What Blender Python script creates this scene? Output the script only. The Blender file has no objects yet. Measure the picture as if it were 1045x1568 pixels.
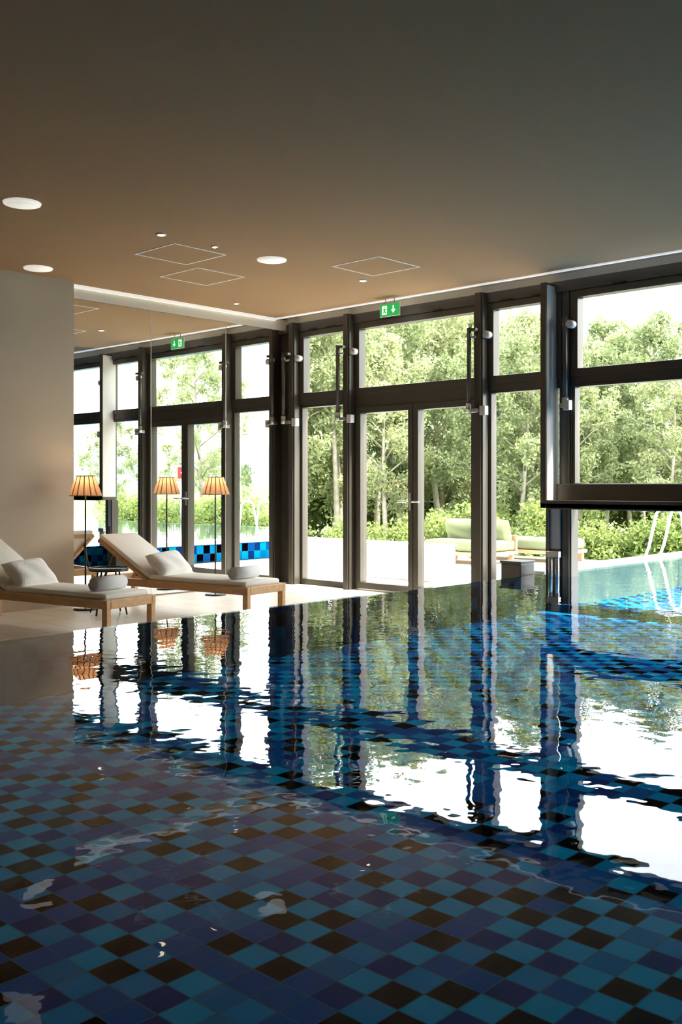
import bpy, bmesh, math, random
import numpy as np
from mathutils import Vector, Matrix
random.seed(7); np.random.seed(7)
S = bpy.context.scene
S.view_settings.view_transform = 'Standard'
S.view_settings.look = 'None'
S.view_settings.exposure = 1.15

# ---------------------------------------------------------------- materials
def newmat(name):
    m = bpy.data.materials.new(name); m.use_nodes = True
    nt = m.node_tree; nt.nodes.clear()
    out = nt.nodes.new('ShaderNodeOutputMaterial')
    return m, nt, out
def pbr(name, col, rough=.5, metal=0, bump=0, bscale=50, var=0, vscale=3, spec=.5, emis=None, estr=0):
    m, nt, out = newmat(name); N = nt.nodes; L = nt.links
    p = N.new('ShaderNodeBsdfPrincipled'); L.new(p.outputs[0], out.inputs[0])
    p.inputs['Base Color'].default_value = (*col, 1); p.inputs['Roughness'].default_value = rough
    p.inputs['Metallic'].default_value = metal; p.inputs['Specular IOR Level'].default_value = spec
    g = N.new('ShaderNodeNewGeometry')
    if var:
        n = N.new('ShaderNodeTexNoise'); n.inputs['Scale'].default_value = vscale; n.inputs['Detail'].default_value = 4
        L.new(g.outputs['Position'], n.inputs['Vector'])
        mx = N.new('ShaderNodeMix'); mx.data_type = 'RGBA'
        mx.inputs['A'].default_value = (*[c*(1-var) for c in col], 1)
        mx.inputs['B'].default_value = (*[min(1, c*(1+var)) for c in col], 1)
        L.new(n.outputs['Fac'], mx.inputs['Factor']); L.new(mx.outputs['Result'], p.inputs['Base Color'])
    if bump:
        n = N.new('ShaderNodeTexNoise'); n.inputs['Scale'].default_value = bscale; n.inputs['Detail'].default_value = 3
        L.new(g.outputs['Position'], n.inputs['Vector'])
        b = N.new('ShaderNodeBump'); b.inputs['Strength'].default_value = bump; b.inputs['Distance'].default_value = .01
        L.new(n.outputs['Fac'], b.inputs['Height']); L.new(b.outputs[0], p.inputs['Normal'])
    if emis:
        p.inputs['Emission Color'].default_value = (*emis, 1); p.inputs['Emission Strength'].default_value = estr
    return m
def mathn(nt, op, a, b=None):
    n = nt.nodes.new('ShaderNodeMath'); n.operation = op
    for i, v in enumerate((a, b)):
        if v is None: continue
        if isinstance(v, (int, float)): n.inputs[i].default_value = v
        else: nt.links.new(v, n.inputs[i])
    return n.outputs[0]
def schlick(nt, f0, normal=None):
    lw = nt.nodes.new('ShaderNodeLayerWeight'); lw.inputs['Blend'].default_value = .5
    if normal: nt.links.new(normal, lw.inputs['Normal'])
    return mathn(nt, 'ADD', f0, mathn(nt, 'MULTIPLY', mathn(nt, 'POWER', lw.outputs['Facing'], 5.0), 1-f0))
def tile_mat(name, ax, size=.104, mul=1.0):
    m, nt, out = newmat(name); N = nt.nodes; L = nt.links
    p = N.new('ShaderNodeBsdfDiffuse'); L.new(p.outputs[0], out.inputs[0])
    g = N.new('ShaderNodeNewGeometry'); s = N.new('ShaderNodeSeparateXYZ'); L.new(g.outputs['Position'], s.inputs[0])
    u = mathn(nt, 'DIVIDE', s.outputs[ax[0]], size); v = mathn(nt, 'DIVIDE', s.outputs[ax[1]], size)
    fu = mathn(nt, 'FLOOR', u); fv = mathn(nt, 'FLOOR', v)
    ru = mathn(nt, 'FRACT', u); rv = mathn(nt, 'FRACT', v)
    c = N.new('ShaderNodeCombineXYZ'); L.new(fu, c.inputs[0]); L.new(fv, c.inputs[1])
    w = N.new('ShaderNodeTexWhiteNoise'); w.noise_dimensions = '2D'; L.new(c.outputs[0], w.inputs['Vector'])
    par = mathn(nt, 'FLOORED_MODULO', mathn(nt, 'ADD', fu, fv), 2.0)
    fac = mathn(nt, 'ADD', mathn(nt, 'MULTIPLY', par, .5), mathn(nt, 'MULTIPLY', w.outputs['Value'], .499))
    r = N.new('ShaderNodeValToRGB'); r.color_ramp.interpolation = 'CONSTANT'
    e = r.color_ramp.elements
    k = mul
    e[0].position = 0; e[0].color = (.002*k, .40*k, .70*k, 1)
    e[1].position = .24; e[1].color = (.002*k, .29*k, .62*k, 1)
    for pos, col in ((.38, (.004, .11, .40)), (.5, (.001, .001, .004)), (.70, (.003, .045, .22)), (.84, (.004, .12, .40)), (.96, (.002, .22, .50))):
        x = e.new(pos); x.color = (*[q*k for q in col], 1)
    L.new(fac, r.inputs[0])
    gu = mathn(nt, 'MINIMUM', ru, mathn(nt, 'SUBTRACT', 1.0, ru)); gv = mathn(nt, 'MINIMUM', rv, mathn(nt, 'SUBTRACT', 1.0, rv))
    gm = mathn(nt, 'LESS_THAN', mathn(nt, 'MINIMUM', gu, gv), .022)
    mx = N.new('ShaderNodeMix'); mx.data_type = 'RGBA'; L.new(gm, mx.inputs['Factor'])
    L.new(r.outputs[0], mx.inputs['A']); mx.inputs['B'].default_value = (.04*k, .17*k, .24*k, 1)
    L.new(mx.outputs['Result'], p.inputs['Color'])
    return m
def board_mat(name, col, bw, bl, ax=(0, 1), gap=.012, rough=.45, var=.12):
    m, nt, out = newmat(name); N = nt.nodes; L = nt.links
    p = N.new('ShaderNodeBsdfPrincipled'); L.new(p.outputs[0], out.inputs[0]); p.inputs['Roughness'].default_value = rough
    g = N.new('ShaderNodeNewGeometry'); s = N.new('ShaderNodeSeparateXYZ'); L.new(g.outputs['Position'], s.inputs[0])
    u = mathn(nt, 'DIVIDE', s.outputs[ax[0]], bw); v = mathn(nt, 'DIVIDE', s.outputs[ax[1]], bl)
    fu = mathn(nt, 'FLOOR', u); fv = mathn(nt, 'FLOOR', v); ru = mathn(nt, 'FRACT', u); rv = mathn(nt, 'FRACT', v)
    c = N.new('ShaderNodeCombineXYZ'); L.new(fu, c.inputs[0]); L.new(fv, c.inputs[1])
    w = N.new('ShaderNodeTexWhiteNoise'); w.noise_dimensions = '2D'; L.new(c.outputs[0], w.inputs['Vector'])
    mx = N.new('ShaderNodeMix'); mx.data_type = 'RGBA'; L.new(w.outputs['Value'], mx.inputs['Factor'])
    mx.inputs['A'].default_value = (*[k*(1-var) for k in col], 1); mx.inputs['B'].default_value = (*[min(1, k*(1+var)) for k in col], 1)
    gm = mathn(nt, 'MAXIMUM', mathn(nt, 'LESS_THAN', ru, gap/bw), mathn(nt, 'LESS_THAN', rv, gap/bl))
    m2 = N.new('ShaderNodeMix'); m2.data_type = 'RGBA'; L.new(gm, m2.inputs['Factor'])
    L.new(mx.outputs['Result'], m2.inputs['A']); m2.inputs['B'].default_value = (*[k*.5 for k in col], 1)
    L.new(m2.outputs['Result'], p.inputs['Base Color'])
    return m
def wood_mat(name, col):
    m, nt, out = newmat(name); N = nt.nodes; L = nt.links
    p = N.new('ShaderNodeBsdfPrincipled'); L.new(p.outputs[0], out.inputs[0]); p.inputs['Roughness'].default_value = .45
    g = N.new('ShaderNodeNewGeometry'); mp = N.new('ShaderNodeMapping'); mp.inputs['Scale'].default_value = (30, 3, 30)
    L.new(g.outputs['Position'], mp.inputs[0]); n = N.new('ShaderNodeTexNoise'); n.inputs['Scale'].default_value = 1; n.inputs['Detail'].default_value = 5
    L.new(mp.outputs[0], n.inputs[0]); mx = N.new('ShaderNodeMix'); mx.data_type = 'RGBA'; L.new(n.outputs[0], mx.inputs['Factor'])
    mx.inputs['A'].default_value = (*[k*.65 for k in col], 1); mx.inputs['B'].default_value = (*[min(1, k*1.3) for k in col], 1)
    L.new(mx.outputs['Result'], p.inputs['Base Color']); return m
def leaf_mat(name, c1, c2):
    m, nt, out = newmat(name); N = nt.nodes; L = nt.links
    g = N.new('ShaderNodeNewGeometry'); oi = N.new('ShaderNodeObjectInfo')
    f = mathn(nt, 'ADD', mathn(nt, 'MULTIPLY', g.outputs['Random Per Island'], .5), mathn(nt, 'MULTIPLY', oi.outputs['Random'], .5))
    mx = N.new('ShaderNodeMix'); mx.data_type = 'RGBA'; L.new(f, mx.inputs['Factor'])
    mx.inputs['A'].default_value = (*c1, 1); mx.inputs['B'].default_value = (*c2, 1)
    d = N.new('ShaderNodeBsdfDiffuse'); t = N.new('ShaderNodeBsdfTranslucent')
    L.new(mx.outputs['Result'], d.inputs[0]); L.new(mx.outputs['Result'], t.inputs[0])
    a = N.new('ShaderNodeMixShader'); a.inputs[0].default_value = .45; L.new(d.outputs[0], a.inputs[1]); L.new(t.outputs[0], a.inputs[2])
    L.new(a.outputs[0], out.inputs[0]); return m
def glass_mat():
    m, nt, out = newmat('window_glass'); N = nt.nodes; L = nt.links
    t = N.new('ShaderNodeBsdfTransparent'); t.inputs[0].default_value = (.95, .975, .96, 1)
    gl = N.new('ShaderNodeBsdfGlossy'); gl.inputs['Roughness'].default_value = 0.0
    mx = N.new('ShaderNodeMixShader'); L.new(schlick(nt, .05), mx.inputs[0]); L.new(t.outputs[0], mx.inputs[1]); L.new(gl.outputs[0], mx.inputs[2])
    L.new(mx.outputs[0], out.inputs[0]); return m
def water_mat():
    m, nt, out = newmat('pool_water'); N = nt.nodes; L = nt.links
    g = N.new('ShaderNodeNewGeometry')
    n1 = N.new('ShaderNodeTexNoise'); n1.inputs['Scale'].default_value = 1.6; n1.inputs['Detail'].default_value = 1.0; n1.inputs['Distortion'].default_value = .4
    n2 = N.new('ShaderNodeTexNoise'); n2.inputs['Scale'].default_value = 7; n2.inputs['Detail'].default_value = 1.8
    L.new(g.outputs['Position'], n1.inputs['Vector']); L.new(g.outputs['Position'], n2.inputs['Vector'])
    h = mathn(nt, 'ADD', mathn(nt, 'MULTIPLY', n1.outputs[0], .6), mathn(nt, 'MULTIPLY', n2.outputs[0], .32))
    b = N.new('ShaderNodeBump'); b.inputs['Strength'].default_value = 1; b.inputs['Distance'].default_value = .0042; L.new(h, b.inputs['Height'])
    t = N.new('ShaderNodeBsdfTransparent'); t.inputs[0].default_value = (.72, .92, .97, 1)
    gl = N.new('ShaderNodeBsdfGlossy'); gl.inputs['Roughness'].default_value = 0.0; L.new(b.outputs[0], gl.inputs['Normal'])
    mx = N.new('ShaderNodeMixShader'); L.new(schlick(nt, .021, b.outputs[0]), mx.inputs[0]); L.new(t.outputs[0], mx.inputs[1]); L.new(gl.outputs[0], mx.inputs[2])
    L.new(mx.outputs[0], out.inputs[0]); return m

M = dict(
 ceil=pbr('ceiling_plaster', (.41, .265, .150), .95, bump=.25, bscale=160, spec=.02),
 cream=pbr('cream_plaster', (.80, .73, .62), .8, spec=.2),
 white=pbr('white_trim', (.88, .86, .82), .5),
 cove=pbr('white_emissive_strip', (.9, .88, .84), .5, emis=(1, .95, .88), estr=.22),  # white strip with a weak emission
 wall=pbr('taupe_wall', (.54, .45, .345), .9, var=.05, vscale=2, bump=.1, bscale=40, spec=.2),
 dark=pbr('bronze_grey_aluminium', (.095, .085, .072), .32, metal=.4),
 darkb=pbr('brown_dark_metal', (.10, .08, .06), .4, metal=.2),
 steel=pbr('brushed_steel', (.55, .55, .52), .3, metal=.9),
 grey=pbr('grey_panel', (.66, .64, .60), .45, metal=0),
 chrome=pbr('polished_steel', (.85, .85, .85), .12, metal=1),
 mirror=pbr('mirror_silver', (.86, .88, .87), .0, metal=1),
 deck=board_mat('deck_floor_tiles', (.84, .74, .60), .30, 1.2, gap=.006, var=.05),
 stone=board_mat('terrace_stone', (.70, .66, .60), .6, .6, var=.04),
 whitewall=pbr('white_render', (.55, .52, .47), .8, var=.04),
 pooltone=pbr('outdoor_pool_reflection_tone', (.16, .19, .16), .8, var=.1),  # tiled wall painted grey-green so it blends into the water's reflections
 tile=tile_mat('pool_mosaic_floor', (0, 1)),
 tilex=tile_mat('pool_mosaic_side_dimmed', (0, 2), mul=.12),  # mosaic colour darkened so reflections on the water dominate
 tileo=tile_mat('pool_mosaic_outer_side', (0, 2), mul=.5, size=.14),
 tiley=tile_mat('pool_mosaic_end_dimmed', (1, 2), mul=.2),  # same darkening put into the end tiles' colour
 water=water_mat(), glass=glass_mat(),
 oak=wood_mat('lounger_oak', (.64, .37, .17)),
 teak=wood_mat('teak', (.36, .22, .11)),
 fabric=pbr('cream_canvas', (.93, .89, .81), .95, bump=.3, bscale=250, spec=.1),
 pillow=pbr('pillow_linen', (.94, .90, .83), .95, bump=.4, bscale=120, spec=.1),
 towel=pbr('towel_terry', (.93, .92, .90), 1, bump=.9, bscale=300, spec=.05),
 green=pbr('sage_cushion', (.15, .17, .09), .95, bump=.2, bscale=120, spec=.1),
 black=pbr('black_metal', (.015, .015, .017), .4),
 exitg=pbr('exit_green', (.02, .5, .12), .4, emis=(.02, .6, .12), estr=.25),
 exitw=pbr('exit_white', (.9, .95, .9), .4, emis=(.9, 1, .9), estr=.4),
 spk=pbr('speaker_grille', (.85, .83, .78), .6, emis=(1, .95, .85), estr=.25),  # faint glow added to whiten the grille
 spot=pbr('spot_lens', (1, .9, .7), .3, emis=(1, .8, .5), estr=4),
 grass=pbr('meadow_grass', (.12, .17, .06), 1, var=.35, vscale=.6, spec=.05),
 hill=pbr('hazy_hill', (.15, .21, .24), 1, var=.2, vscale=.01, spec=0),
 red=pbr('red_sign', (.5, .02, .02), .5),
 bark=pbr('birch_bark', (.36, .32, .26), .9, var=.5, vscale=9, spec=.1),
 leaf=leaf_mat('birch_leaves', (.14, .19, .08), (.44, .47, .25)),
 leafb=leaf_mat('shrub_leaves', (.11, .17, .045), (.36, .42, .15)),
)
def shade_mat():
    m, nt, out = newmat('rattan_shade'); N = nt.nodes; L = nt.links
    d = N.new('ShaderNodeBsdfDiffuse'); t = N.new('ShaderNodeBsdfTranslucent'); d.inputs[0].default_value = (.74, .46, .27, 1); t.inputs[0].default_value = (.85, .60, .40, 1)
    a = N.new('ShaderNodeMixShader'); a.inputs[0].default_value = .4; L.new(d.outputs[0], a.inputs[1]); L.new(t.outputs[0], a.inputs[2]); L.new(a.outputs[0], out.inputs[0]); return m
M['shade'] = shade_mat()
M['pleat'] = pbr('shade_pleat_line', (.30, .14, .06), .8)

# ---------------------------------------------------------------- mesh builder
class B:
    def __init__(s): s.v = []; s.f = []; s.mi = []; s.sm = []; s.mats = []
    def m(s, k):
        if k not in s.mats: s.mats.append(k)
        return s.mats.index(k)
    def add(s, vs, fs, k, smooth=False, T=None):
        o = len(s.v); i = s.m(k)
        for p in vs:
            p = Vector(p); s.v.append(tuple(T @ p if T else p))
        for f in fs: s.f.append([o+j for j in f]); s.mi.append(i); s.sm.append(smooth)
    def box(s, x0, x1, y0, y1, z0, z1, k, bev=0, T=None):
        if bev <= 0:
            vs = [(x, y, z) for z in (z0, z1) for y in (y0, y1) for x in (x0, x1)]
            fs = [(0, 2, 3, 1), (4, 5, 7, 6), (0, 1, 5, 4), (2, 6, 7, 3), (0, 4, 6, 2), (1, 3, 7, 5)]
            s.add(vs, fs, k, False, T); return
        bm = bmesh.new(); bmesh.ops.create_cube(bm, size=1)
        for v in bm.verts: v.co = Vector(((x0+x1)/2+v.co.x*(x1-x0), (y0+y1)/2+v.co.y*(y1-y0), (z0+z1)/2+v.co.z*(z1-z0)))
        bmesh.ops.bevel(bm, geom=bm.edges[:], offset=bev, segments=2, affect='EDGES', profile=.5)
        bm.verts.index_update()
        s.add([v.co[:] for v in bm.verts], [[v.index for v in f.verts] for f in bm.faces], k, bev > .012, T); bm.free()
    def pane(s, x, y0, y1, z0, z1, k='glass'):
        s.add([(x, y0, z0), (x, y1, z0), (x, y1, z1), (x, y0, z1)], [(0, 1, 2, 3)], k)
    def tube(s, pts, r, k, n=10, caps=True):
        pts = [Vector(p) for p in pts]; rs = r if isinstance(r, (list, tuple)) else [r]*len(pts)
        vs = []; fs = []; up = None
        for i, p in enumerate(pts):
            d = (pts[min(i+1, len(pts)-1)]-pts[max(i-1, 0)]).normalized()
            if up is None: up = Vector((0, 0, 1)) if abs(d.z) < .9 else Vector((1, 0, 0))
            a = d.cross(up).normalized(); up2 = a.cross(d).normalized(); up = up2
            for j in range(n):
                t = 2*math.pi*j/n; vs.append(tuple(p+(a*math.cos(t)+up2*math.sin(t))*rs[i]))
        for i in range(len(pts)-1):
            for j in range(n):
                a_ = i*n+j; b_ = i*n+(j+1) % n; fs.append((a_, b_, b_+n, a_+n))
        if caps: fs.append(tuple(range(n))[::-1]); fs.append(tuple((len(pts)-1)*n+j for j in range(n)))
        s.add(vs, fs, k, True)
    def pillow(s, T, sx, sy, sz, k, n=16):
        vs = []; fs = []
        for sgn in (1, -1):
            o = len(vs)
            for i in range(n+1):
                for j in range(n+1):
                    u = i/n*2-1; w = j/n*2-1
                    e = max(0, (1-u**4)*(1-w**4))**.5
                    x = u*(1-.10*(1-abs(w))*abs(u)**4*1)*sx/2; y = w*(1-.10*(1-abs(u))*abs(w)**4)*sy/2
                    wr = .06*math.sin(7*u+3*w)*e*.5
                    vs.append((x, y, sgn*(e*(.5+wr))*sz))
            for i in range(n):
                for j in range(n):
                    q = (o+i*(n+1)+j, o+(i+1)*(n+1)+j, o+(i+1)*(n+1)+j+1, o+i*(n+1)+j+1)
                    fs.append(q if sgn > 0 else q[::-1])
        s.add(vs, fs, k, True, T)
    def done(s, name, T=None):
        me = bpy.data.meshes.new(name); me.from_pydata(s.v, [], s.f)
        if T: me.transform(T)
        for k in s.mats: me.materials.append(M[k])
        me.polygons.foreach_set('material_index', s.mi); me.polygons.foreach_set('use_smooth', s.sm); me.update()
        o = bpy.data.objects.new(name, me); S.collection.objects.link(o); return o
def single(name, *a, **k):
    b = B(); b.box(*a, **k); return b.done(name)

# ---------------------------------------------------------------- layout
XF = 9.04; YM = 9.36; ZC = 3.42; ZW = .34; YR = 5.6; ZP = -.02
X0 = -6.0; Y0 = -8.0; XO = 15.0; YS = -.73

single('floor', X0, XF+.05, YR, YM+.2, -.12, 0, 'deck')
b = B()
b.box(X0, XO, Y0, YR-.16, ZP-.1, ZP, 'tile')
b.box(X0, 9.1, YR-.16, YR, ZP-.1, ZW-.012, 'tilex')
b.box(9.1, XO+.2, YR-.16, YR, ZP-.1, ZW-.012, 'pooltone')
b.box(XO, XO+.2, Y0, YR-.16, ZP-.1, ZW-.012, 'pooltone')
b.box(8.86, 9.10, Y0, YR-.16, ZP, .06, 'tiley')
b.done('pool_basin')
b = B(); b.add([(X0, Y0, ZW), (XO+.15, Y0, ZW), (XO+.15, YR-.02, ZW), (X0, YR-.02, ZW)], [(0, 1, 2, 3)], 'water'); b.done('pool_water')
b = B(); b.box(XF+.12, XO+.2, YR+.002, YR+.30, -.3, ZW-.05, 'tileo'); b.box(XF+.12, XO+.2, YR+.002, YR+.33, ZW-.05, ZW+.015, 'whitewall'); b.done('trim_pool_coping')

b = B(); b.box(X0, 8.71, Y0, YM-.02, ZC, ZC+.3, 'ceil'); b.done('ceiling')
b = B(); b.box(8.71, 8.76, Y0, YM-.02, ZC-.012, ZC+.3, 'cove'); b.box(8.76, XF+.3, Y0, YM+.2, ZC+.02, ZC+.3, 'cream'); b.done('trim_1')
b = B(); b.box(5.70, XF, YM-.025, YM+.02, 3.28, ZC, 'cream'); b.box(5.7, 8.71, YM-.06, YM-.025, ZC-.035, ZC, 'cove'); b.done('trim_2')
single('wall_mirror_backing', 5.7, XF+.2, YM+.02, YM+.2, 0, ZC+.3, 'wall')
b = B()
for a, c in ((5.702, 6.797), (6.805, 7.914), (7.922, 9.03)): b.box(a, c, YM-.008, YM+.015, .015, 3.275, 'mirror')
for a in (6.797, 7.914): b.box(a, a+.008, YM-.010, YM+.012, .015, 3.275, 'grey')
b.done('wall_mirror')
b = B(); b.box(X0, 5.70, YM-.16, YM+.2, 0, ZC, 'wall'); b.done('wall_left')
single('wall_back', X0-.2, X0, Y0, YM+.2, ZP-.1, ZC+.3, 'wall')
single('wall_right', X0, XF+.1, Y0-.2, Y0, ZP-.1, ZC+.3, 'wall')
single('wall_light_block', 8.96, XF+.1, Y0, YS, .06, ZC+.02, 'wall')  # unseen; closes the further window bays to darken the near ceiling
b = B(); b.box(5.02, 5.10, YM-.18, YM-.16, .26, .38, 'darkb', bev=.004); b.box(5.035, 5.085, YM-.186, YM-.18, .275, .325, 'black'); b.done('wall_socket')

# ---------------------------------------------------------------- facade
cols = [9.165, 8.205, 6.245, 5.225, 3.285, 2.285, .325, -.675]
for i, c in enumerate(cols):
    b = B()
    zb = 0 if c > YR else 0.06
    xf = 8.96 if i == 3 else 8.86
    b.box(xf, 9.10, c-.055, c+.055, zb, 3.36, 'dark', bev=.004)
    b.box(xf-.015, xf, c-.035, c+.035, zb, 3.36, 'dark')
    b.done('facade_column')
b = B(); b.box(8.93, 9.12, YS, YM, 3.25, 3.36, 'dark'); b.box(8.96, 9.10, YS, YM, 2.30, 2.38, 'dark')
b.box(8.96, 9.3, YS, YM, 3.36, ZC+.02, 'cream')
b.done('facade_transoms')
def window(name, y0, y1, zb, lower=True, sill=.07):
    b = B()
    f = .075
    for (a, c, d, e) in ((y0, y1, 2.38, 2.38+f), (y0, y1, 3.25-f, 3.25), (y0, y0+f, 2.38+f, 3.25-f), (y1-f, y1, 2.38+f, 3.25-f)):
        b.box(8.95, 9.07, a, c, d, e, 'dark', bev=.004)
    b.pane(9.025, y0+f, y1-f, 2.38+f, 3.25-f)
    for q in (.3, .7):
        yy = y0+(y1-y0)*q
        b.box(8.92, 8.955, yy-.07, yy+.07, 3.25, 3.268, 'black')
    if lower:
        f = .035
        for (a, c, d, e) in ((y0, y1, zb, zb+sill), (y0, y1, 2.27, 2.30), (y0, y0+f, zb+sill, 2.27), (y1-f, y1, zb+sill, 2.27)):
            b.box(8.97, 9.07, a, c, d, e, 'dark', bev=.003)
        b.pane(9.025, y0+f, y1-f, zb+sill, 2.27)
    return b.done(name)
wn = 1
for i in range(len(cols)-1):
    y1 = cols[i]-.055; y0 = cols[i+1]+.055
    if i == 1: window('window_%d' % wn, y0, y1, 0, lower=False)
    elif i in (3, 4): window('window_%d' % wn, y0, y1, 1.10, sill=.19)
    else: window('window_%d' % wn, y0, y1, 0 if y0 > 5 else .30)
    wn += 1
single('trim_3', 8.98, 9.08, 9.22, YM, 0, 3.25, 'dark')
b = B(); ya, yb = 6.30, 8.15; ym = (ya+yb)/2
b.box(8.96, 9.08, ya, yb, 2.22, 2.30, 'dark'); b.box(8.96, 9.08, ya, ya+.03, 0, 2.22, 'dark'); b.box(8.96, 9.08, yb-.03, yb, 0, 2.22, 'dark'); b.box(8.95, 9.1, ya, yb, 0, .02, 'steel')
for (p, q) in ((ya+.035, ym-.004), (ym+.004, yb-.035)):
    f = .07
    b.box(8.94, 9.06, p, q, .025, .025+f, 'dark', bev=.004); b.box(8.94, 9.06, p, q, 2.215-f, 2.215, 'dark', bev=.004)
    b.box(8.94, 9.06, p, p+f, .025+f, 2.215-f, 'dark', bev=.004); b.box(8.94, 9.06, q-f, q, .025+f, 2.215-f, 'dark', bev=.004)
    b.pane(9.005, p+f, q-f, .025+f, 2.215-f)
b.box(8.925, 8.94, ym+.02, ym+.055, .98, 1.18, 'steel', bev=.003)
b.tube([(8.93, ym+.037, 1.08), (8.875, ym+.037, 1.08), (8.865, ym+.05, 1.08), (8.865, ym+.17, 1.08)], .01, 'steel')
b.tube([(8.93, ym-.037, 1.08), (8.875, ym-.037, 1.08), (8.865, ym-.05, 1.08), (8.865, ym-.15, 1.08)], .01, 'steel')
b.done('door_1')
for i, c in enumerate(cols):
    b = B(); y = c+.085; x = 8.80
    if i == 3: x = 8.88; y = c-.03
    b.tube([(x, y, 2.12), (x, y, 2.98)], .024, 'dark', 12)
    b.tube([(x, y, 2.06), (x, y, 2.16)], .033, 'steel', 12)
    b.tube([(x, y, 2.88), (x+.03, y-.02, 2.88), (8.93, c-.075, 2.90)], .016, 'steel', 8)
    b.tube([(8.86, c-.085, 2.90), (8.94, c-.085, 2.90)], .04, 'grey', 14)
    b.tube([(x-.012, y, 2.90), (x+.012, y, 2.90)], .03, 'grey', 12)
    b.box(min(x, 8.85)-.01, 8.96 if i == 3 else 8.87, min(y, c)-.02, max(y, c)+.02, 2.06, 2.10, 'steel', bev=.003)
    b.box(8.83, 8.90, c-.10, c-.03, 2.03, 2.13, 'grey', bev=.004)
    b.box(x-.02, 8.96 if i == 3 else 8.87, min(y, c)-.015, max(y, c)+.015, 2.94, 2.97, 'dark')
    b.done('window_opener')
b = B()
yl, yr_ = 5.40, 2.10
b.box(8.74, 8.765, yl-.066, yl, 1.04, 3.33, 'darkb', bev=.004)
b.box(8.765, 9.0, yl-.060, yl-.006, 1.09, 3.31, 'grey')
b.box(8.765, 9.0, yl-.064, yl, 3.31, 3.33, 'darkb')
b.box(8.74, 8.95, yr_-.06, yr_, 1.04, 3.33, 'grey', bev=.004)
b.box(8.74, 9.0, yr_, yl, 1.04, 1.09, 'darkb', bev=.004)
b.box(8.74, 8.765, yr_, yl-.066, 1.03, 1.12, 'darkb', bev=.004)
b.box(8.93, 8.965, yr_, 5.33, 1.09, 1.285, 'darkb', bev=.004)
b.done('pool_hatch_surround')
b = B()
b.box(8.90, 9.02, 5.40, 5.435, .06, 1.04, 'dark', bev=.004)
b.box(8.93, 9.0, 5.29, 5.40, .62, 1.04, 'whitewall')
b.box(8.93, 9.0, 5.29, 5.40, .06, .62, 'darkb')
b.tube([(8.82, 5.25, .18), (8.82, 5.25, .58)], .022, 'steel'); b.tube([(8.82, 5.33, .18), (8.82, 5.33, .58)], .022, 'steel')
b.box(8.79, 8.84, 5.22, 5.36, .54, .60, 'steel', bev=.004)
b.done('passage_post')
b = B(); b.box(8.70, 8.96, 5.605, 5.85, 0, .46, 'dark', bev=.008); b.box(8.69, 8.97, 5.602, 5.86, .46, .485, 'darkb', bev=.004); b.done('passage_threshold_box')

b = B()
b.box(8.695, 8.708, 7.22, 7.52, 3.215, 3.365, 'white', bev=.003)
b.box(8.690, 8.695, 7.227, 7.513, 3.222, 3.358, 'exitg')
x = 8.688
def poly(pts, k='exitw'): b.add([(x, 7.37-u, 3.29+v) for u, v in pts], [tuple(range(len(pts)))], k)
poly([(.05, .045), (.07, .045), (.07, 0), (.095, 0), (.06, -.045), (.025, 0), (.05, 0)])
poly([(-.11, .05), (-.035, .05), (-.035, -.05), (-.11, -.05)])
x = 8.6865
poly([(-.075, .035), (-.06, .035), (-.06, .022), (-.075, .022)], 'exitg')
poly([(-.09, .015), (-.055, .018), (-.04, .0), (-.047, -.004), (-.062, .006), (-.06, -.015), (-.045, -.03), (-.052, -.04), (-.075, -.02), (-.09, -.04), (-.10, -.034), (-.08, -.012), (-.083, .006), (-.098, -.004)], 'exitg')
b.box(8.697, 8.706, 7.30, 7.31, 3.36, ZC, 'steel'); b.box(8.697, 8.706, 7.43, 7.44, 3.36, ZC, 'steel')
b.done('exit_sign')

for (cx, cy) in ((3.84, 6.92), (5.10, 8.88), (6.43, 6.92)):
    b = B(); b.tube([(cx, cy, ZC), (cx, cy, ZC-.012)], [.142, .138], 'spk', 40); b.tube([(cx, cy, ZC-.012), (cx, cy, ZC-.016)], [.12, .118], 'spk', 40); b.done('ceiling_speaker')
for (cx, cy, r) in ((5.13, 6.91, 1.0), (5.72, 6.91, .7), (7.73, 6.92, 1.0), (7.68, 8.88, .8)):
    b = B(); b.tube([(cx, cy, ZC), (cx, cy, ZC-.010)], [.048*r, .044*r], 'white', 24); b.tube([(cx, cy, ZC-.010), (cx, cy, ZC-.013)], [.03*r, .028*r], 'spot', 20); b.done('recessed_spotlight')
for (xa, xb, ya_, yb_) in ((5.40, 6.01, 7.08, 7.69), (6.16, 6.78, 7.70, 8.33), (7.02, 7.64, 6.08, 6.70)):
    b = B(); w = .016; z = ZC-.004
    for q in ((xa, xb, ya_, ya_+w), (xa, xb, yb_-w, yb_), (xa, xa+w, ya_+w, yb_-w), (xb-w, xb, ya_+w, yb_-w)): b.box(*q, z, ZC, 'white')
    b.box(xa+w, xb-w, ya_+w, yb_-w, ZC-.002, ZC, 'ceil')
    b.done('ceiling_access_panel')

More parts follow.
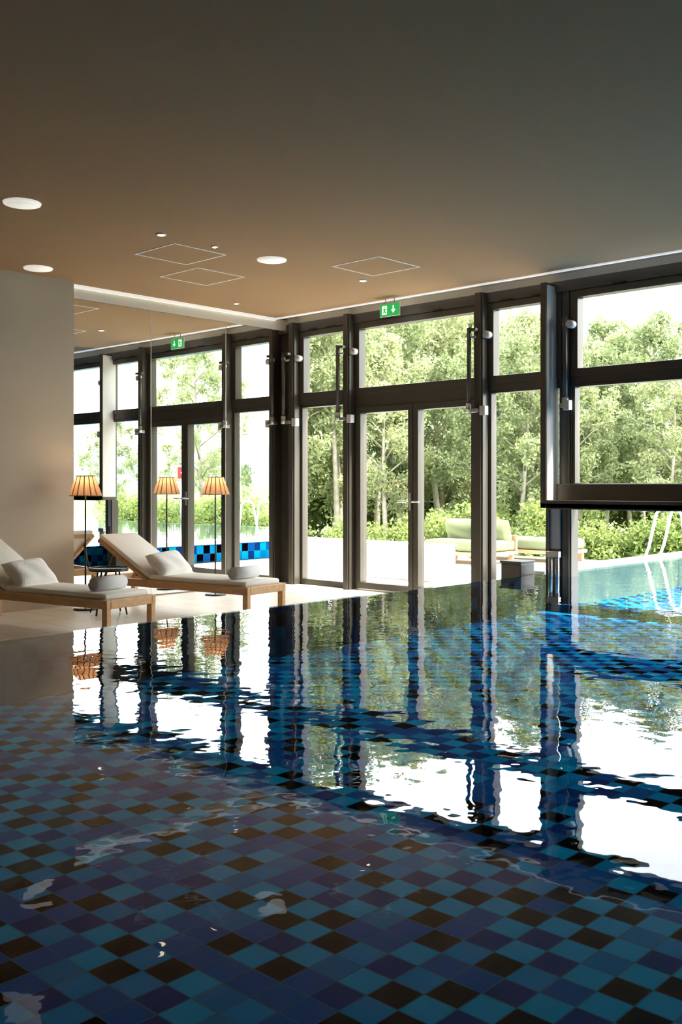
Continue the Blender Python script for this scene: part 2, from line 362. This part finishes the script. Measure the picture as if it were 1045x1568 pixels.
# ---------------------------------------------------------------- loungers
def lounger(xa, xb, yf, rot, name='sun_lounger'):
    RT = Matrix.Translation((xa, yf, 0)) @ Matrix.Rotation(math.radians(rot), 4, 'Z') @ Matrix.Translation((-xa, -yf, 0))
    b = B(); yh = yf+2.1; zt = .33
    b.box(xa, xa+.045, yf, yh, zt-.075, zt, 'oak', bev=.006); b.box(xb-.045, xb, yf, yh, zt-.075, zt, 'oak', bev=.006)
    b.box(xa+.045, xb-.045, yf, yf+.045, zt-.075, zt, 'oak', bev=.006); b.box(xa+.045, xb-.045, yh-.045, yh, zt-.075, zt, 'oak', bev=.006)
    for lx in (xa+.002, xb-.052):
        for ly in (yf+.002, yh-.062): b.box(lx, lx+.05, ly, ly+.06, 0, zt-.07, 'oak', bev=.005)
    n = 12
    for i in range(n):
        y = yf+.08+i*.115; b.box(xa+.045, xb-.045, y, y+.07, zt-.03, zt-.012, 'oak')
    yp = yf+1.32
    b.box(xa+.03, xb-.03, yf+.05, yp, zt-.01, zt+.045, 'fabric', bev=.02)
    ang = math.radians(28); T = Matrix.Translation((0, yp, zt)) @ Matrix.Rotation(ang, 4, 'X')
    b.box(xa+.03, xb-.03, 0, .84, .0, .05, 'fabric', bev=.02, T=T)
    b.box(xa+.02, xa+.055, 0, .82, -.035, 0, 'oak', T=T); b.box(xb-.055, xb-.02, 0, .82, -.035, 0, 'oak', T=T); b.box(xa+.055, xb-.055, .79, .82, -.035, 0, 'oak', T=T)
    for lx in (xa+.06, xb-.06): b.tube([(lx, yp+.55, zt+.26), (lx, yp+.68, zt-.03)], .012, 'black', 8)
    xc = (xa+xb)/2
    T2 = Matrix.Translation((xc, yp-.04, zt+.14)) @ Matrix.Rotation(math.radians(42), 4, 'X') @ Matrix.Rotation(.08, 4, 'Z')
    b.pillow(T2, .46, .32, .15, 'pillow')
    b.done(name, RT)
    b = B(); yc = yf+.28; r0 = .066; zc = zt+.045+r0; L0 = xc-.17; L1 = xc+.17
    k = 70; turns = 4.2; outer = []
    for i in range(k+1):
        t = i/k; a = 2*math.pi*turns*t-1.2; r = .008+(r0-.008)*t; outer.append((r*math.cos(a), r*math.sin(a)))
    vs = []; fs = []
    th = .0085
    for i, (u, v) in enumerate(outer):
        l = math.hypot(u, v); iu, iv = u*(l-th)/l, v*(l-th)/l
        vs += [(L0, yc+u, zc+v), (L1, yc+u, zc+v), (L0, yc+iu, zc+iv), (L1, yc+iu, zc+iv)]
    for i in range(k):
        a = i*4; c = a+4
        fs += [(a, a+1, c+1, c), (a+2, c+2, c+3, a+3), (a, c, c+2, a+2), (a+1, a+3, c+3, c+1)]
    b.add(vs, fs, 'towel', True); b.tube([(L0+.006, yc, zc), (L1-.006, yc, zc)], r0-.012, 'towel', 20)
    b.done('rolled_towel', RT)
lounger(6.05, 6.62, 6.84, 8)
lounger(4.58, 5.15, 6.90, 10)

def lamp(x, y):
    b = B()
    b.tube([(x, y, 0), (x, y, .012), (x, y, .018)], [.12, .12, .10], 'black', 32)
    b.tube([(x, y, .01), (x, y, 1.34)], .009, 'black', 10)
    n = 56; vs = []; fs = []
    for i in range(n):
        a = 2*math.pi*i/n; d = .008 if i % 2 else -.008
        for (r, z) in ((.158+d, 1.165), (.092+d*.6, 1.365)): vs.append((x+r*math.cos(a), y+r*math.sin(a), z))
    for i in range(n): j = (i+1) % n; fs.append((2*i, 2*j, 2*j+1, 2*i+1))
    b.add(vs, fs, 'shade')
    for i in range(0, n, 4):
        a = 2*math.pi*i/n
        b.tube([(x+.156*math.cos(a), y+.156*math.sin(a), 1.163), (x+.091*math.cos(a), y+.091*math.sin(a), 1.366)], .005, 'pleat', 5)
    for (r, z) in ((.157, 1.165), (.092, 1.365)):
        b.tube([(x+r*math.cos(t*math.pi/16), y+r*math.sin(t*math.pi/16), z) for t in range(33)], .005, 'pleat', 6, caps=False)
    for t in range(3): b.tube([(x, y, 1.345), (x+.09*math.cos(t*2.1), y+.09*math.sin(t*2.1), 1.36)], .003, 'black', 5)
    b.tube([(x, y, 1.2), (x, y, 1.23), (x, y, 1.28), (x, y, 1.3)], [.012, .03, .03, .012], 'white', 14)
    o2 = b.done('floor_lamp')
    l = bpy.data.lights.new('lamp_bulb', 'POINT'); l.energy = 2.0; l.color = (1, .72, .42); l.shadow_soft_size = .03
    o = bpy.data.objects.new('lamp_bulb', l); o.location = (x, y, 1.33); S.collection.objects.link(o)
    o.parent = o2
lamp(7.37, 8.89); lamp(5.60, 8.82)

b = B(); cx, cy = 5.55, 8.33
b.tube([(cx, cy, .43), (cx, cy, .442)], .19, 'black', 36)
b.tube([(cx+.19*math.cos(t*math.pi/18), cy+.19*math.sin(t*math.pi/18), .455) for t in range(37)], .008, 'black', 6, caps=False)
for a in (0.4, 1.97, 3.54, 5.11):
    c_, s_ = math.cos(a), math.sin(a)
    b.tube([(cx+.12*c_, cy+.12*s_, .43), (cx+.21*c_, cy+.21*s_, .008)], .008, 'black', 8)
b.tube([(cx+.19*math.cos(t*math.pi/18), cy+.19*math.sin(t*math.pi/18), .10) for t in range(37)], .006, 'black', 6, caps=False)
b.done('side_table')

# ---------------------------------------------------------------- outdoors
b = B(); b.box(XF+.08, 15.3, YR+.36, 14.5, -.4, -.005, 'stone'); b.done('terrace')
b = B(); b.box(10.3, 10.75, 7.95, 13.5, -.005, .45, 'whitewall', bev=.01); b.box(10.28, 10.77, 7.93, 13.5, .45, .48, 'whitewall', bev=.005); b.done('garden_wall_bench')
def daybed(x, y, L, back=True):
    b = B(); W = .9
    b.box(x, x+W, y, y+L, .14, .20, 'teak', bev=.008)
    for lx in (x+.03, x+W-.10):
        for ly in (y+.05, y+L-.12): b.box(lx, lx+.07, ly, ly+.07, 0, .14, 'teak')
    h = L/2
    for q in (0, 1): b.box(x+.02, x+W-.02, y+.02+q*h, y+h-.01+q*h-.01, .20, .38, 'green', bev=.05)
    if back:
        for q in (0, 1):
            T = Matrix.Translation((x+W-.2, y+h*(.5+q), .52)) @ Matrix.Rotation(math.radians(72), 4, 'Y')
            b.pillow(T, .40, h*.95, .28, 'green')
        b.box(x+W-.05, x+W, y, y+L, .20, .46, 'teak', bev=.008)
    else:
        T = Matrix.Translation((x+.45, y+L-.25, .46)) @ Matrix.Rotation(math.radians(35), 4, 'X')
        b.pillow(T, .7, .35, .2, 'green')
    b.done('outdoor_daybed')
daybed(12.9, 8.95, 1.3)
daybed(14.1, 8.35, 1.9, False)
b = B()
for dx in (0, .42):
    x = 11.75+dx
    pts = [(x, 5.15, .05), (x, 5.2, .5), (x, 5.25, .85)]
    for t in range(9):
        a = math.pi*t/8; pts.append((x, 5.42-.17*math.cos(a), .88+.11*math.sin(a)))
    pts += [(x, 5.68, .5), (x, 5.74, .35)]
    b.tube(pts, .018, 'white', 12)
for z in (.05, .2): b.box(11.75, 12.17, 5.12, 5.2, z, z+.03, 'chrome')
b.done('pool_ladder')
b = B(); b.tube([(16.1, -2.1, -.4), (16.1, -2.1, 1.5)], .03, 'steel'); 
b.box(15.95, 16.25, -2.07, -2.04, 1.45, 1.75, 'red', bev=.004); b.box(16.03, 16.17, -2.04, -2.036, 1.58, 1.62, 'white'); b.box(16.08, 16.12, -2.04, -2.036, 1.53, 1.67, 'white')
b.done('rescue_sign')
b = B(); b.add([(-900, -900, -.42), (900, -900, -.42), (900, 900, -.42), (-900, 900, -.42)], [(0, 1, 2, 3)], 'grass'); b.done('ground')
b = B(); vs = []; fs = []; n = 180
rng = np.random.RandomState(3)
ph = rng.rand(8)*6.28
for i in range(n):
    a = 2*math.pi*i/n; R = 620
    h = 20+sum(5/(k+1)*math.sin((k+2)*a*1.0+ph[k])*1.6 for k in range(8))
    vs += [(R*math.cos(a), R*math.sin(a), -.5), ((R+60)*math.cos(a), (R+60)*math.sin(a), h), ((R+140)*math.cos(a), (R+140)*math.sin(a), -.5)]
for i in range(n):
    j = (i+1) % n
    for q in (0, 1): fs.append((3*i+q, 3*j+q, 3*j+q+1, 3*i+q+1))
b.add(vs, fs, 'hill', True); b.done('distant_hills')

def leaves(cent, rad, count, size, rng):
    k = len(cent); idx = rng.randint(0, k, count)
    d = rng.normal(size=(count, 3)); d /= np.linalg.norm(d, axis=1)[:, None]
    rr = rng.rand(count)**.6
    P = cent[idx]+d*rad[idx]*rr[:, None]
    u = rng.normal(size=(count, 3)); u /= np.linalg.norm(u, axis=1)[:, None]
    w = rng.normal(size=(count, 3)); v = np.cross(u, w); v /= np.linalg.norm(v, axis=1)[:, None]
    sz = size*(.6+.8*rng.rand(count))[:, None]
    V = np.stack([P-u*sz, P+v*sz*.55, P+u*sz, P-v*sz*.55], 1).reshape(-1, 3)
    return V
def tree_mesh(name, H, seed, low, width, count, leafk='leaf', size=.056):
    rng = np.random.RandomState(seed); b = B()
    pts = []; lean = rng.normal(size=2)*.05
    for i in range(9):
        t = i/8; pts.append((lean[0]*H*t+.09*math.sin(3*t+seed), lean[1]*H*t+.08*math.cos(4*t+seed), H*.95*t))
    b.tube(pts, [.08*(1-.88*i/8)*H/6 for i in range(9)], 'bark', 7)
    cent = []; rad = []
    nb = 24
    for i in range(nb):
        t = low+(1-low)*(i+.5)/nb; a = i*2.4+seed; ti = t*8; i0 = min(int(ti), 7); fr = ti-i0
        p = np.array(pts[i0])*(1-fr)+np.array(pts[i0+1])*fr
        prof = math.sin(math.pi*min(1, (t-low)/(1-low)*.85+.12))**.7
        L = width*prof*(.6+.7*rng.rand())
        e = p+np.array([math.cos(a)*L, math.sin(a)*L, L*.55+.1])
        mid = (p+e)/2+np.array([0, 0, .12])
        b.tube([tuple(p), tuple(mid), tuple(e)], [.028*H/6, .018*H/6, .006], 'bark', 5)
        for q in (.5, .8, 1.05):
            c = p+(e-p)*q; cent.append(c+rng.normal(size=3)*.1); rad.append(np.array([.30, .30, .22])*width*(.6+.7*rng.rand()))
        cent.append(e+np.array([0, 0, -.3*width])); rad.append(np.array([.16, .16, .38])*width)
    V = leaves(np.array(cent), np.array(rad), count, size, rng)
    o = len(b.v); b.v += [tuple(x) for x in V.tolist()]; mi = b.m(leafk)
    for i in range(count): b.f.append([o+4*i, o+4*i+1, o+4*i+2, o+4*i+3])
    b.mi += [mi]*count; b.sm += [False]*count
    return b.done(name)
def bush_mesh(name, H, seed, count):
    rng = np.random.RandomState(seed); b = B(); cent = []; rad = []
    for i in range(14):
        a = rng.rand()*6.28; r = rng.rand()*H*.55; z = H*(.25+.5*rng.rand())
        c = np.array([r*math.cos(a), r*math.sin(a), z]); cent.append(c); rad.append(np.array([.34, .34, .34])*H*(.6+.6*rng.rand()))
        b.tube([(0, 0, 0), tuple(c*.5+np.array([0, 0, .1])), tuple(c)], [.02, .014, .006], 'bark', 5)
    V = leaves(np.array(cent), np.array(rad), count, .05, rng)
    V[:, 2] = np.abs(V[:, 2])
    o = len(b.v); b.v += [tuple(x) for x in V.tolist()]; mi = b.m('leafb')
    for i in range(count): b.f.append([o+4*i, o+4*i+1, o+4*i+2, o+4*i+3])
    b.mi += [mi]*count; b.sm += [False]*count
    return b.done(name)
T = [tree_mesh('birch_tree', 6.4, 1, .30, 1.25, 11000), tree_mesh('birch_tree', 6.9, 2, .22, 1.4, 12000),
     tree_mesh('birch_tree', 5.8, 3, .15, 1.3, 11500), tree_mesh('birch_tree', 6.6, 4, .42, 1.15, 9000)]
Bu = [bush_mesh('shrub', 1.3, 11, 4000), bush_mesh('shrub', 1.7, 12, 5500)]
used = set()
def place(src, x, y, s, rz, z=-.42):
    i = id(src)
    if i in used:
        o = bpy.data.objects.new(src.name.split('.')[0], src.data); S.collection.objects.link(o)
    else: o = src; used.add(i)
    o.location = (x, y, z); o.scale = (s, s, s*random.uniform(.95, 1.08)); o.rotation_euler = (0, 0, rz)
for row, (r, n, sc) in enumerate(((22, 12, .80), (24.5, 13, .92), (28, 15, 1.05), (32, 16, 1.18))):
    for i in range(n):
        th = math.radians(14+ (i+random.uniform(-.25, .25)+.5*(row % 2))*(44/n))
        rr = r+random.uniform(-1.2, 1.2)
        k = sc*random.uniform(.82, 1.10)*(.80+.30*(math.degrees(th)-18)/30)
        place(random.choice(T), rr*math.cos(th), rr*math.sin(th), k, random.uniform(0, 6.28))
for i in range(24):
    th = math.radians(14+i*1.85+random.uniform(-.5, .5)); rr = random.uniform(19.8, 21)
    place(random.choice(Bu), rr*math.cos(th), rr*math.sin(th), random.uniform(.6, 1.0), random.uniform(0, 6))
for i in range(20):
    th = math.radians(12+i*2.4); rr = random.uniform(33, 35)
    place(random.choice(Bu), rr*math.cos(th), rr*math.sin(th), random.uniform(2.0, 2.6), random.uniform(0, 6))
for i in range(9):
    place(random.choice(Bu), random.uniform(17.4, 18.2), 3-i*1.2, random.uniform(.8, 1.0), random.uniform(0, 6))
place(T[1], 19.8, -5.9, .95, 1.0); place(T[2], 21, -12.5, .7, 2.0)
for i in range(7):
    place(random.choice(T), random.uniform(60, 70), -62+i*4+random.uniform(-1, 1), random.uniform(.5, .7), i)

# ---------------------------------------------------------------- light
W = bpy.data.worlds.new('sky'); S.world = W; W.use_nodes = True; nt = W.node_tree; nt.nodes.clear()
out = nt.nodes.new('ShaderNodeOutputWorld'); bg = nt.nodes.new('ShaderNodeBackground'); nt.links.new(bg.outputs[0], out.inputs[0])
tc = nt.nodes.new('ShaderNodeTexCoord'); sp = nt.nodes.new('ShaderNodeSeparateXYZ'); nt.links.new(tc.outputs['Generated'], sp.inputs[0])
rp = nt.nodes.new('ShaderNodeValToRGB'); e = rp.color_ramp.elements
e[0].position = 0; e[0].color = (1, .98, .94, 1); e[1].position = .9; e[1].color = (.76, .86, 1, 1)
nt.links.new(sp.outputs[2], rp.inputs[0]); nt.links.new(rp.outputs[0], bg.inputs[0]); bg.inputs[1].default_value = 4.5
sl = bpy.data.lights.new('sun', 'SUN'); sl.energy = 10; sl.angle = math.radians(8); sl.color = (1, .91, .76)
so = bpy.data.objects.new('sun', sl); S.collection.objects.link(so); so.location = (20, -10, 25)
so.rotation_euler = Vector((-.24, .60, -.76)).to_track_quat('-Z', 'Y').to_euler()

cam = bpy.data.cameras.new('camera'); co = bpy.data.objects.new('camera', cam); S.collection.objects.link(co)
co.location = (0, 0, 1.27); co.rotation_euler = (math.radians(90), 0, math.radians(-46.9))
cam.sensor_fit = 'HORIZONTAL'; cam.sensor_width = 36; cam.lens = 52.2; cam.shift_y = -.039; cam.clip_end = 3000
S.camera = co
